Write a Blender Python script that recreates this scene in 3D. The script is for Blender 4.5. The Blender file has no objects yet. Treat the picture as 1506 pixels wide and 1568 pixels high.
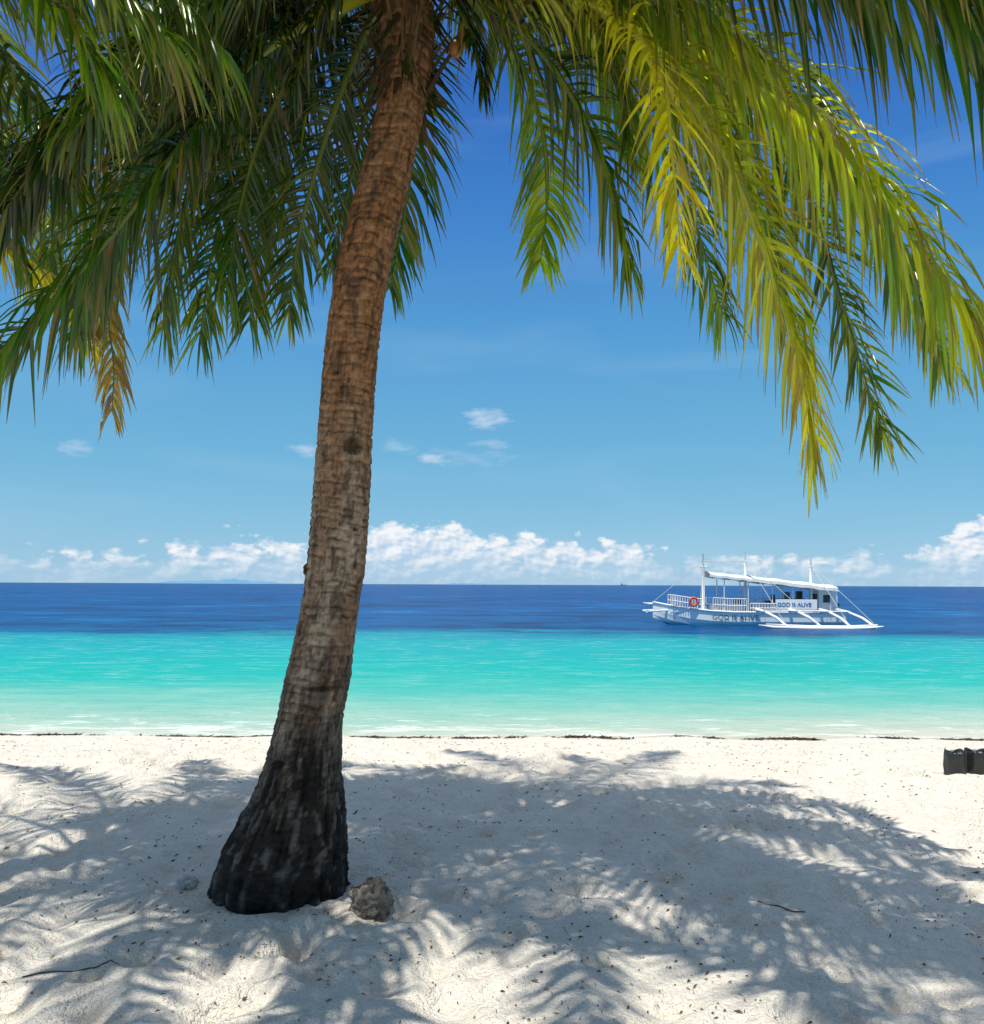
import bpy, bmesh, math, random, bisect
from mathutils import Vector, noise, Matrix
random.seed(7)
scene = bpy.context.scene
D = bpy.data
CAM_H = 1.7
WATER_Z = -0.5
F = 1250.0

def W(u, v, d):
    "image pixel (u, v) placed at an assumed distance d -> world position in metres"
    return Vector(((u-753)*d/F, d, CAM_H+(895-v)*d/F))

# ------------------------------------------------------------------ helpers
def link(o, parent=None):
    scene.collection.objects.link(o)
    if parent: o.parent = parent
    return o
def mesh_obj(name, verts, faces, mat=None, parent=None, smooth=False, cols=None, matidx=None):
    me = D.meshes.new(name)
    me.from_pydata([tuple(v) for v in verts], [], faces)
    if mat:
        for m in (mat if isinstance(mat, (list, tuple)) else [mat]): me.materials.append(m)
    if cols:
        a = me.color_attributes.new("Col", 'FLOAT_COLOR', 'POINT')
        flat = []
        for c in cols: flat.extend((c[0], c[1], c[2], 1.0))
        a.data.foreach_set("color", flat)
    if matidx: me.polygons.foreach_set("material_index", matidx)
    if smooth: me.polygons.foreach_set("use_smooth", [True]*len(me.polygons))
    me.update()
    return link(D.objects.new(name, me), parent)
def empty(name, loc=(0,0,0)):
    e = D.objects.new(name, None); e.location = loc; e.empty_display_size = .3
    return link(e)
def nodes(name):
    m = D.materials.new(name); m.use_nodes = True
    nt = m.node_tree; nt.nodes.clear()
    out = nt.nodes.new('ShaderNodeOutputMaterial')
    return m, nt, out
def N(nt, t, **kw):
    n = nt.nodes.new(t)
    for k, v in kw.items(): setattr(n, k, v)
    return n
def M(nt, op, a, b=None, c=None, clamp=False):
    n = nt.nodes.new('ShaderNodeMath'); n.operation = op; n.use_clamp = clamp
    for i, x in enumerate((a, b, c)):
        if x is None: continue
        if isinstance(x, (int, float)): n.inputs[i].default_value = x
        else: nt.links.new(x, n.inputs[i])
    return n.outputs[0]
def ramp(nt, fac, stops, interp='LINEAR'):
    n = nt.nodes.new('ShaderNodeValToRGB'); n.color_ramp.interpolation = interp
    cr = n.color_ramp
    while len(cr.elements) < len(stops): cr.elements.new(0.5)
    for e, (p, c) in zip(cr.elements, stops): e.position = p
    for e, (p, c) in zip(cr.elements, stops):
        e.position = p
        e.color = (c, c, c, 1) if isinstance(c, (int, float)) else (*c, 1)
    nt.links.new(fac, n.inputs[0])
    return n.outputs[0]
def mixc(nt, fac, a, b, blend='MIX'):
    n = nt.nodes.new('ShaderNodeMix'); n.data_type = 'RGBA'; n.blend_type = blend
    for s, x in ((n.inputs[0], fac), (n.inputs[6], a), (n.inputs[7], b)):
        if isinstance(x, (int, float)): s.default_value = x
        elif isinstance(x, (tuple, list)): s.default_value = (*x, 1) if len(x) == 3 else x
        else: nt.links.new(x, s)
    return n.outputs[2]
def noise_tex(nt, vec, scale, detail=4, rough=.55, dist=0.0):
    n = nt.nodes.new('ShaderNodeTexNoise')
    n.inputs['Scale'].default_value = scale; n.inputs['Detail'].default_value = detail
    n.inputs['Roughness'].default_value = rough; n.inputs['Distortion'].default_value = dist
    if vec is not None: nt.links.new(vec, n.inputs['Vector'])
    return n.outputs['Fac']
def mapping(nt, vec, scale=(1,1,1), loc=(0,0,0)):
    n = nt.nodes.new('ShaderNodeMapping')
    n.inputs['Scale'].default_value = scale; n.inputs['Location'].default_value = loc
    nt.links.new(vec, n.inputs['Vector']); return n.outputs[0]
def principled(nt, out, **kw):
    p = nt.nodes.new('ShaderNodeBsdfPrincipled')
    for k, v in kw.items():
        s = p.inputs[k]
        if isinstance(v, (int, float)): s.default_value = v
        elif isinstance(v, (tuple, list)): s.default_value = (*v, 1) if len(v) == 3 else v
        else: nt.links.new(v, s)
    if out is not None: nt.links.new(p.outputs[0], out.inputs['Surface'])
    return p
def bump(nt, h, strength, dist):
    b = nt.nodes.new('ShaderNodeBump'); b.inputs['Strength'].default_value = strength
    b.inputs['Distance'].default_value = dist
    nt.links.new(h, b.inputs['Height']); return b.outputs[0]

def paint(name, col, rough=.5, var=.12, scale=3.0):
    m, nt, out = nodes(name)
    tc = N(nt, 'ShaderNodeTexCoord')
    n = noise_tex(nt, tc.outputs['Object'], scale, 4, .65)
    c = mixc(nt, n, tuple(x*(1-var*1.6) for x in col), tuple(min(1, x*(1+var*.5)) for x in col))
    principled(nt, out, **{'Base Color': c, 'Roughness': rough})
    return m

# ------------------------------------------------------------------ world / light
SUN_EL = math.radians(71)
sun_to = Vector((-0.50, -0.86, 0)).normalized()
sun_vec = Vector((sun_to.x*math.cos(SUN_EL), sun_to.y*math.cos(SUN_EL), math.sin(SUN_EL)))
w = D.worlds.new("World"); scene.world = w; w.use_nodes = True
nt = w.node_tree; nt.nodes.clear()
wo = N(nt, 'ShaderNodeOutputWorld'); bg = N(nt, 'ShaderNodeBackground')
bg.inputs['Strength'].default_value = 0.1
nt.links.new(bg.outputs[0], wo.inputs[0])
sky = N(nt, 'ShaderNodeTexSky', sky_type='NISHITA')
sky.sun_disc = False; sky.sun_elevation = SUN_EL
sky.sun_rotation = math.atan2(sun_to.x, sun_to.y)
sky.air_density = 1.0; sky.dust_density = 0.3; sky.ozone_density = 2.0; sky.altitude = 0
tc = N(nt, 'ShaderNodeTexCoord')
sp = N(nt, 'ShaderNodeSeparateXYZ'); nt.links.new(tc.outputs['Generated'], sp.inputs[0])
az = M(nt, 'ARCTAN2', sp.outputs[0], sp.outputs[1])
hyp = M(nt, 'SQRT', M(nt, 'ADD', M(nt, 'MULTIPLY', sp.outputs[0], sp.outputs[0]), M(nt, 'MULTIPLY', sp.outputs[1], sp.outputs[1])))
el = M(nt, 'DIVIDE', sp.outputs[2], M(nt, 'MAXIMUM', hyp, .001))
trop = ramp(nt, M(nt, 'MULTIPLY', el, .8), [(0,(.33,.58,.80)),(.05,(.235,.535,.77)),(.12,(.15,.465,.73)),(.24,(.085,.355,.70)),(.36,(.045,.235,.65)),(.50,(.022,.14,.54)),(.60,(.03,.14,.49)),(.75,(.20,.32,.55)),(1,(.62,.68,.74))])
trop10 = mixc(nt, 1, trop, (10, 10, 10), 'MULTIPLY')
skyc = mixc(nt, .86, sky.outputs[0], trop10)
env_px = [(-400,.4),(0,.48),(100,.52),(200,.48),(260,.58),(370,.80),(430,.74),(480,.76),(560,.98),(600,1.05),(690,1.05),(740,.88),(820,.84),(880,.77),(960,.74),(1010,.52),(1080,.46),(1180,.46),(1270,.50),(1350,.52),(1400,.54),(1450,.75),(1506,1.05),(1600,1.0),(1900,.5)]
stops = [((math.atan((p-753)/F)+.9)/1.8, h*.92) for p, h in env_px]
env = M(nt, 'MULTIPLY', ramp(nt, M(nt, 'DIVIDE', M(nt, 'ADD', az, .9), 1.8), stops), .080)
cv = N(nt, 'ShaderNodeCombineXYZ'); nt.links.new(az, cv.inputs[0]); nt.links.new(M(nt, 'MULTIPLY', el, 1.5), cv.inputs[1])
n1 = noise_tex(nt, cv.outputs[0], 34, 6, .52, .1)
cv2 = mapping(nt, cv.outputs[0], loc=(.004, -.006, 0))
n1b = noise_tex(nt, cv2, 34, 4, .52, .1)
ncov = noise_tex(nt, mapping(nt, cv.outputs[0], (1, 2.2, 1), (3.1, 1, 0)), 15, 3, .6)
dens = M(nt, 'ADD', M(nt, 'SUBTRACT', env, el), M(nt, 'MULTIPLY', M(nt, 'SUBTRACT', n1, .53), .085))
edge = M(nt, 'MULTIPLY', dens, 95, clamp=True)
fadelow = M(nt, 'MULTIPLY', M(nt, 'SUBTRACT', el, .005), 32, clamp=True)
cover = M(nt, 'MULTIPLY', M(nt, 'SUBTRACT', M(nt, 'ADD', ncov, M(nt, 'MULTIPLY', env, 5.0)), .53), 5, clamp=True)
holes = M(nt, 'MULTIPLY', M(nt, 'SUBTRACT', M(nt, 'ADD', n1, M(nt, 'MULTIPLY', env, 3.0)), .45), 6, clamp=True)
alpha = M(nt, 'MULTIPLY', M(nt, 'MULTIPLY', M(nt, 'MULTIPLY', edge, M(nt, 'ADD', M(nt, 'MULTIPLY', fadelow, .66), .26)), cover), holes)
sh = M(nt, 'ADD', M(nt, 'MULTIPLY', M(nt, 'SUBTRACT', n1, n1b), 4.5), M(nt, 'ADD', M(nt, 'MULTIPLY', M(nt, 'DIVIDE', el, M(nt, 'MAXIMUM', env, .01)), .75), .05), clamp=True)
ccol = mixc(nt, sh, (4.8, 6.4, 8.3), (9.6, 9.65, 9.8))
wis = None
nw = noise_tex(nt, mapping(nt, cv.outputs[0], (.7, 1.3, 1)), 55, 4, .55)
for (p, q, rx, ry, s) in [(742,640,36,17,.62),(660,703,38,10,.62),(752,680,30,9,.35),(605,682,28,10,.3),(118,687,24,12,.4),(468,691,28,10,.42),(700,700,95,13,.2)]:
    a0 = math.atan((p-753)/F); e0 = (895-q)/F*math.cos(a0)
    dx = M(nt, 'DIVIDE', M(nt, 'SUBTRACT', az, a0), rx/F); dy = M(nt, 'DIVIDE', M(nt, 'SUBTRACT', el, e0), ry/F)
    r2 = M(nt, 'ADD', M(nt, 'MULTIPLY', dx, dx), M(nt, 'MULTIPLY', dy, dy))
    g = M(nt, 'MULTIPLY', M(nt, 'SUBTRACT', 1.4, M(nt, 'ADD', r2, M(nt, 'MULTIPLY', M(nt, 'SUBTRACT', .56, nw), 5))), .45, clamp=True)
    g = M(nt, 'MULTIPLY', g, s)
    wis = g if wis is None else M(nt, 'MAXIMUM', wis, g)
cir = noise_tex(nt, mapping(nt, cv.outputs[0], (1.2, 4, 1), (7, 2, 0)), 2.0, 4, .5, .5)
cirf = M(nt, 'MULTIPLY', M(nt, 'SUBTRACT', cir, .50), .5, clamp=True)
c0 = mixc(nt, cirf, skyc, (5.4, 7.4, 9.0))
c1 = mixc(nt, wis, c0, (8.2, 8.6, 9.6))
c2 = mixc(nt, alpha, c1, ccol)
nt.links.new(c2, bg.inputs['Color'])

sl = D.lights.new("sun", 'SUN'); sl.energy = 5.0; sl.angle = math.radians(.55); sl.color = (1.0, .955, .87)
so = link(D.objects.new("sun", sl)); so.location = (-5, -5, 12)
so.rotation_euler = sun_vec.to_track_quat('Z', 'Y').to_euler()

# ------------------------------------------------------------------ camera
cam = D.cameras.new("camera"); co = link(D.objects.new("camera", cam))
co.location = (0, 0, CAM_H); co.rotation_euler = (math.radians(90), math.radians(-0.25), 0)
cam.sensor_fit = 'VERTICAL'; cam.sensor_height = 36; cam.sensor_width = 36
cam.lens = F/1568*36; cam.shift_y = 111/1568
cam.clip_start = .05; cam.clip_end = 60000
scene.camera = co
scene.view_settings.view_transform = 'Standard'; scene.view_settings.look = 'None'; scene.view_settings.exposure = 0

# ------------------------------------------------------------------ sand
def sstep(a, b, x):
    t = max(0, min(1, (x-a)/(b-a))); return t*t*(3-2*t)
rp = random.Random(3)
pits = [(rp.uniform(-5.5, 6), rp.uniform(2.4, 9.8), rp.uniform(.05, .13), rp.uniform(.018, .045), rp.uniform(0, 3.14)) for _ in range(820)]
cell = {}
for p in pits:
    for ix in range(int(math.floor((p[0]-.4)/.5)), int(math.floor((p[0]+.4)/.5))+1):
        for iy in range(int(math.floor((p[1]-.4)/.5)), int(math.floor((p[1]+.4)/.5))+1):
            cell.setdefault((ix, iy), []).append(p)
def ground_z(x, y, fine=True):
    z = -0.5*sstep(6.4, 13.6, y)*1.0
    if y > 10: z -= .07*(y-10)*min(1, (y-10)/3)
    z = max(z, -6)
    if abs(x) < 40 and y < 20:
        z += .040*noise.noise(Vector((x*.35, y*.6, 0)))*(1 if y < 9 else .8)
        if y > 9: z += .022*noise.noise(Vector((x*1.3, 4.4, 7)))*min(1, y-9)
        if fine:
            near = 1-sstep(9, 11, y)
            z += near*(.030*noise.noise(Vector((x*1.5, y*2.2, 3))) + .018*noise.noise(Vector((x*4.5, y*6, 8)))+.009*noise.noise(Vector((x*11, y*13, 2))))
            for (px, py, r, dp, a) in cell.get((int(math.floor(x/.5)), int(math.floor(y/.5))), ()):
                dx, dy = x-px, y-py
                u = dx*math.cos(a)+dy*math.sin(a); v = -dx*math.sin(a)+dy*math.cos(a)
                q = (u/(r*1.4))**2+(v/r)**2
                if q < 6: z += near*(-dp*math.exp(-q*1.3)+dp*.5*math.exp(-(math.sqrt(q)-1.35)**2*5))
    return z
def axis(segs):
    out = []
    for a, b, s in segs:
        n = max(1, round((b-a)/s)); out += [a+(b-a)*i/n for i in range(n)]
    return out + [segs[-1][1]]
xs = axis([(-20000,-3000,8000),(-3000,-200,700),(-200,-40,30),(-40,-9,1.5),(-9,-4.2,.2),(-4.2,5.2,.036),(5.2,12,.2),(12,40,1.5),(40,200,30),(200,3000,700),(3000,20000,8000)])
ys = axis([(-3000,-100,500),(-100,-4,8),(-4,2.4,.3),(2.4,8,.036),(8,14,.08),(14,30,1),(30,200,20),(200,3000,500),(3000,20000,6000)])
verts = [(x, y, ground_z(x, y)) for y in ys for x in xs]
nx = len(xs)
faces = [(j*nx+i, j*nx+i+1, (j+1)*nx+i+1, (j+1)*nx+i) for j in range(len(ys)-1) for i in range(nx-1)]
m, nt, out = nodes("coral_sand")
tc = N(nt, 'ShaderNodeTexCoord'); P = tc.outputs['Object']
big = noise_tex(nt, P, 1.1, 3, .6); mid = noise_tex(nt, P, 9, 5, .70); fine = noise_tex(nt, P, 130, 2, .7)
c = mixc(nt, big, (.78, .71, .60), (.90, .84, .735))
c = mixc(nt, M(nt, 'MULTIPLY', M(nt, 'SUBTRACT', mid, .47), 2.2, clamp=True), c, (.67, .60, .49))
c = mixc(nt, M(nt, 'MULTIPLY', M(nt, 'SUBTRACT', fine, .53), 2.6, clamp=True), c, (.44, .385, .32))
spz = N(nt, 'ShaderNodeSeparateXYZ'); nt.links.new(P, spz.inputs[0])
wet = M(nt, 'MULTIPLY', M(nt, 'SUBTRACT', M(nt, 'MULTIPLY', M(nt, 'SUBTRACT', big, .5), .07), M(nt, 'ADD', spz.outputs[2], .44)), 30, clamp=True)
c = mixc(nt, M(nt, 'MULTIPLY', wet, .75), c, (.50, .44, .34))
hh = M(nt, 'ADD', M(nt, 'ADD', M(nt, 'MULTIPLY', mid, .9), M(nt, 'MULTIPLY', noise_tex(nt, P, 34, 3, .6), .45)), M(nt, 'MULTIPLY', fine, .14))
nrm = bump(nt, hh, 1.0, .065)
principled(nt, out, **{'Base Color': c, 'Roughness': .9, 'Normal': nrm, 'Specular IOR Level': .2})
mesh_obj("sand_beach", verts, faces, m, smooth=True)

# ------------------------------------------------------------------ sea
xs = axis([(-20000,-500,3000),(-500,-60,60),(-60,60,2),(60,500,60),(500,20000,3000)])
ys = axis([(9.6,20,.2),(20,60,1),(60,300,12),(300,3000,300),(3000,24000,3000)])
verts = []
for y in ys:
    for x in xs:
        z = WATER_Z
        if y < 60 and abs(x) < 60: z += .014*noise.noise(Vector((x*.5, y*2.2, 4)))*min(1, max(0, (y-10.5)/2))
        verts.append((x, y, z))
nx = len(xs)
faces = [(j*nx+i, j*nx+i+1, (j+1)*nx+i+1, (j+1)*nx+i) for j in range(len(ys)-1) for i in range(nx-1)]
m, nt, out = nodes("tropical_sea_water")
tc = N(nt, 'ShaderNodeTexCoord'); P = tc.outputs['Object']
spz = N(nt, 'ShaderNodeSeparateXYZ'); nt.links.new(P, spz.inputs[0])
yy = spz.outputs[1]
edge_n = noise_tex(nt, mapping(nt, P, (.05, .14, 1)), 1.0, 6, .68)
streak = noise_tex(nt, mapping(nt, P, (.25, 1.3, 1)), 1.0, 5, .65)
yd = M(nt, 'MULTIPLY', yy, M(nt, 'ADD', 1.0, M(nt, 'ADD', M(nt, 'MULTIPLY', M(nt, 'SUBTRACT', edge_n, .5), .42), M(nt, 'MULTIPLY', M(nt, 'SUBTRACT', streak, .5), .20))))
s = M(nt, 'DIVIDE', 11.3, M(nt, 'MAXIMUM', yd, 1))
c = ramp(nt, s, [(0.0,(.0,.040,.19)),(.05,(.0,.052,.22)),(.20,(.0,.070,.235)),(.290,(.0,.085,.24)),(.325,(.0,.25,.32)),(.39,(.0,.33,.35)),(.50,(.0,.37,.345)),(.58,(.008,.39,.345)),(.65,(.06,.42,.36)),(.74,(.18,.46,.38)),(.86,(.36,.50,.41)),(.94,(.50,.53,.43)),(1.0,(.60,.56,.46))])
deep = M(nt, 'MULTIPLY', M(nt, 'SUBTRACT', yd, 32), .2, clamp=True)
shal = M(nt, 'SUBTRACT', 1.0, deep)
chopf = noise_tex(nt, mapping(nt, P, (.10, .16, 1)), 1.0, 8, .82)
chopn = noise_tex(nt, mapping(nt, P, (1.0, 2.4, 1)), 1.0, 6, .78)
far_ = noise_tex(nt, mapping(nt, P, (.008, .010, 1)), 1.0, 7, .8)
c = mixc(nt, M(nt, 'MULTIPLY', deep, M(nt, 'MULTIPLY', M(nt, 'SUBTRACT', chopf, .49), 9.0, clamp=True)), c, (.0, .018, .095))
c = mixc(nt, M(nt, 'MULTIPLY', deep, M(nt, 'MULTIPLY', M(nt, 'SUBTRACT', far_, .5), 4.0, clamp=True)), c, (.0, .026, .14))
c = mixc(nt, M(nt, 'MULTIPLY', deep, M(nt, 'MULTIPLY', M(nt, 'SUBTRACT', .44, chopf), 9.0, clamp=True)), c, (.005, .17, .38))
c = mixc(nt, M(nt, 'MULTIPLY', shal, M(nt, 'MULTIPLY', M(nt, 'SUBTRACT', chopn, .52), 4.0, clamp=True)), c, mixc(nt, .42, c, (.55, .66, .58)))
c = mixc(nt, M(nt, 'MULTIPLY', shal, M(nt, 'MULTIPLY', M(nt, 'SUBTRACT', .48, chopn), 4.0, clamp=True)), c, mixc(nt, .38, c, (.0, .24, .28)))
fo = noise_tex(nt, mapping(nt, P, (.6, 1.9, 1)), 1.6, 7, .75, .4)
fb = noise_tex(nt, mapping(nt, P, (.15, .3, 1)), 1.0, 2, .5)
near = M(nt, 'SUBTRACT', 1.0, M(nt, 'DIVIDE', M(nt, 'SUBTRACT', yy, 11.0), 4.5), clamp=True)
fm = M(nt, 'MULTIPLY', M(nt, 'SUBTRACT', M(nt, 'ADD', fo, M(nt, 'ADD', M(nt, 'MULTIPLY', near, .26), M(nt, 'MULTIPLY', fb, .12))), .745), 7, clamp=True)
c = mixc(nt, M(nt, 'MULTIPLY', fm, .85), c, (.86, .87, .84))
nrm = bump(nt, M(nt, 'ADD', chopn, M(nt, 'MULTIPLY', chopf, 1.5)), .6, .25)
principled(nt, out, **{'Base Color': c, 'Roughness': .25, 'IOR': 1.33, 'Specular IOR Level': .025, 'Normal': nrm})
mesh_obj("sea_water", verts, faces, m, smooth=True)

# distant islands
def island(name, x0, x1, y, h, mat, seed):
    n = 60; v = []; f = []
    for i in range(n+1):
        t = i/n; x = x0+(x1-x0)*t
        hh = h*(math.sin(math.pi*t)**.6)*(.55+.9*abs(noise.noise(Vector((t*4+seed, seed, 0))))+.15*noise.noise(Vector((t*25, seed, 1))))
        for yo, k in ((-350, 0), (-120, .7), (0, 1), (150, .7), (400, 0)):
            v.append((x, y+yo*math.sin(math.pi*t)**.5, WATER_Z-.5+hh*k))
    for i in range(n):
        for k in range(4):
            a = i*5+k; f.append((a, a+5, a+6, a+1))
    mesh_obj(name, v, f, mat, smooth=True)
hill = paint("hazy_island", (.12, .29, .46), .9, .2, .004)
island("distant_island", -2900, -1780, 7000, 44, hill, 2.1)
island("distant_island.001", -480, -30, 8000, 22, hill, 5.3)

# ------------------------------------------------------------------ palms
def leaf_material():
    m, nt, out = nodes("palm_leaf")
    at = N(nt, 'ShaderNodeAttribute'); at.attribute_name = "Col"
    p = principled(nt, None, **{'Base Color': at.outputs['Color'], 'Roughness': .27, 'Specular IOR Level': .75})
    t = N(nt, 'ShaderNodeBsdfTranslucent')
    nt.links.new(mixc(nt, 1, at.outputs['Color'], (2.3, 2.3, .6), 'MULTIPLY'), t.inputs['Color'])
    mx = N(nt, 'ShaderNodeMixShader'); mx.inputs[0].default_value = .40
    nt.links.new(p.outputs[0], mx.inputs[1]); nt.links.new(t.outputs[0], mx.inputs[2])
    nt.links.new(mx.outputs[0], out.inputs['Surface'])
    return m
LEAF = leaf_material()
m, nt, out = nodes("palm_rachis"); at = N(nt, 'ShaderNodeAttribute'); at.attribute_name = "Col"
principled(nt, out, **{'Base Color': at.outputs['Color'], 'Roughness': .4}); RACH = m

def catmull(pts, n):
    P = [pts[0]*2-pts[1]] + list(pts) + [pts[-1]*2-pts[-2]]
    dense = []
    for i in range(1, len(P)-2):
        p0, p1, p2, p3 = P[i-1:i+3]
        for k in range(24):
            t = k/24
            dense.append(.5*((2*p1)+(p2-p0)*t+(2*p0-5*p1+4*p2-p3)*t*t+(3*p1-p0-3*p2+p3)*t**3))
    dense.append(P[-2])
    L = [0]
    for a, b in zip(dense, dense[1:]): L.append(L[-1]+(b-a).length)
    out = []; j = 0
    for i in range(n+1):
        s = L[-1]*i/n
        while j < len(L)-2 and L[j+1] < s: j += 1
        t = (s-L[j])/max(1e-6, L[j+1]-L[j])
        out.append(dense[j].lerp(dense[j+1], min(1, t)))
    return out, L[-1]
def lerp3(a, b, t): return tuple(a[i]+(b[i]-a[i])*t for i in range(3))
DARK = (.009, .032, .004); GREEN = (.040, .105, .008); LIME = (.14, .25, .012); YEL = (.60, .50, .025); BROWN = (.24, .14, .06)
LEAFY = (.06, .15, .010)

def frond(V, Fc, C, MI, pts, ll=.62, droop=1.6, base=GREEN, tipc=GREEN, yel=.1, start=.14, seed=0, spacing=.019, dry=.12, wid=.025, a0=74, a1=32, rcol=None, rr_=.024):
    r = random.Random(seed)
    path, L = catmull([Vector(p) for p in pts], 60)
    n = len(path)
    def at(t):
        f = t*(n-1); i = min(n-2, int(f)); return path[i].lerp(path[i+1], f-i), (path[min(n-1, i+1)]-path[i]).normalized()
    b0 = len(V); K = 6
    rc = rcol or lerp3(lerp3(LIME, YEL, .35), base, .1 if yel > .25 else .55)
    for i, p in enumerate(path):
        t = i/(n-1); T = (path[min(n-1, i+1)]-path[max(0, i-1)]).normalized()
        S = T.cross(Vector((0, 0, 1))); S = S.normalized() if S.length > .05 else Vector((1, 0, 0))
        U = S.cross(T)
        rad = rr_*(1-t)**.75+.003
        if t < .1: rad += .03*(1-t/.1)
        for k in range(K):
            a = 2*math.pi*k/K
            V.append(p+S*math.cos(a)*rad*1.2+U*math.sin(a)*rad*.8); C.append(lerp3(rc, tipc, t*.4))
    for i in range(n-1):
        for k in range(K):
            a = b0+i*K+k; b = b0+i*K+(k+1) % K
            Fc.append((a, b, b+K, a+K)); MI.append(1)
    m = int(L*(1-start)/spacing)
    lastS = None
    for i in range(m+1):
        t = start+(1-start)*i/m
        q = (t-start)/(1-start)
        clump = noise.noise(Vector((q*14, seed*.37, 0)))
        for sd in (-1, 1):
            if r.random() < .05: continue
            p, T = at(min(.999, t+r.uniform(-.004, .004)))
            S = T.cross(Vector((0, 0, 1)))
            if S.length < .25 and lastS is not None: S = lastS.copy()
            S.normalize()
            if lastS is not None and S.dot(lastS) < 0: S = -S
            lastS = S.copy()
            U = S.cross(T).normalized()
            ang = math.radians(a0+(a1-a0)*q**1.3+r.uniform(-9, 9)+clump*16)
            lift = r.uniform(-.25, .45)
            d = (S*sd*math.sin(ang)+T*math.cos(ang)+U*lift).normalized()
            prof = (.55+.45*math.sin(math.pi*min(1, (q*.85+.12)))**.8)*(1-.18*q**3)
            length = ll*prof*r.uniform(.74, 1.14)
            ns = 6
            g = droop*r.uniform(.5, 1.5)*(1+.5*clump)
            broken = r.random() < .10
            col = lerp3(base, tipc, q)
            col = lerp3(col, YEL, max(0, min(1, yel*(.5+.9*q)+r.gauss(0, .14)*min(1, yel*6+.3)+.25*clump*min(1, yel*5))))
            k = r.uniform(.55, 1.45); col = tuple(x*k for x in col)
            if r.random() < dry*.25: col = lerp3(col, BROWN, .7)
            tw = r.gauss(0, .8)
            cur = p.copy(); b0 = len(V)
            wmax = wid*r.uniform(.7, 1.25)
            wdir = Vector((r.gauss(0, .12), r.gauss(0, .12), 0))
            for s_ in range(ns+1):
                u = s_/ns
                dd = (d + Vector((0, 0, -1))*g*(u**1.1)+wdir*u).normalized()
                if broken and u > .45: dd = (dd+Vector((0, 0, -2))).normalized()
                Wd = T-dd*T.dot(dd)
                if Wd.length < .1: Wd = U-dd*U.dot(dd)
                Wd.normalize()
                Wd = Matrix.Rotation(tw*u+.35*sd, 3, dd) @ Wd
                nn = dd.cross(Wd)
                hw = wmax*.5*(min(1, .45+u*2.5))*(1-u**1.7)+.0010
                c = col
                if u > .7: c = lerp3(col, BROWN, (u-.7)/.3*min(1, dry*5))
                V.append(cur-Wd*hw); V.append(cur-nn*hw*.45*sd); V.append(cur+Wd*hw)
                C.extend((c, tuple(x*1.25 for x in c), c))
                cur = cur+dd*length/ns
            for s_ in range(ns):
                a = b0+s_*3
                Fc.append((a, a+1, a+4, a+3)); Fc.append((a+1, a+2, a+5, a+4)); MI.extend((0, 0))

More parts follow.
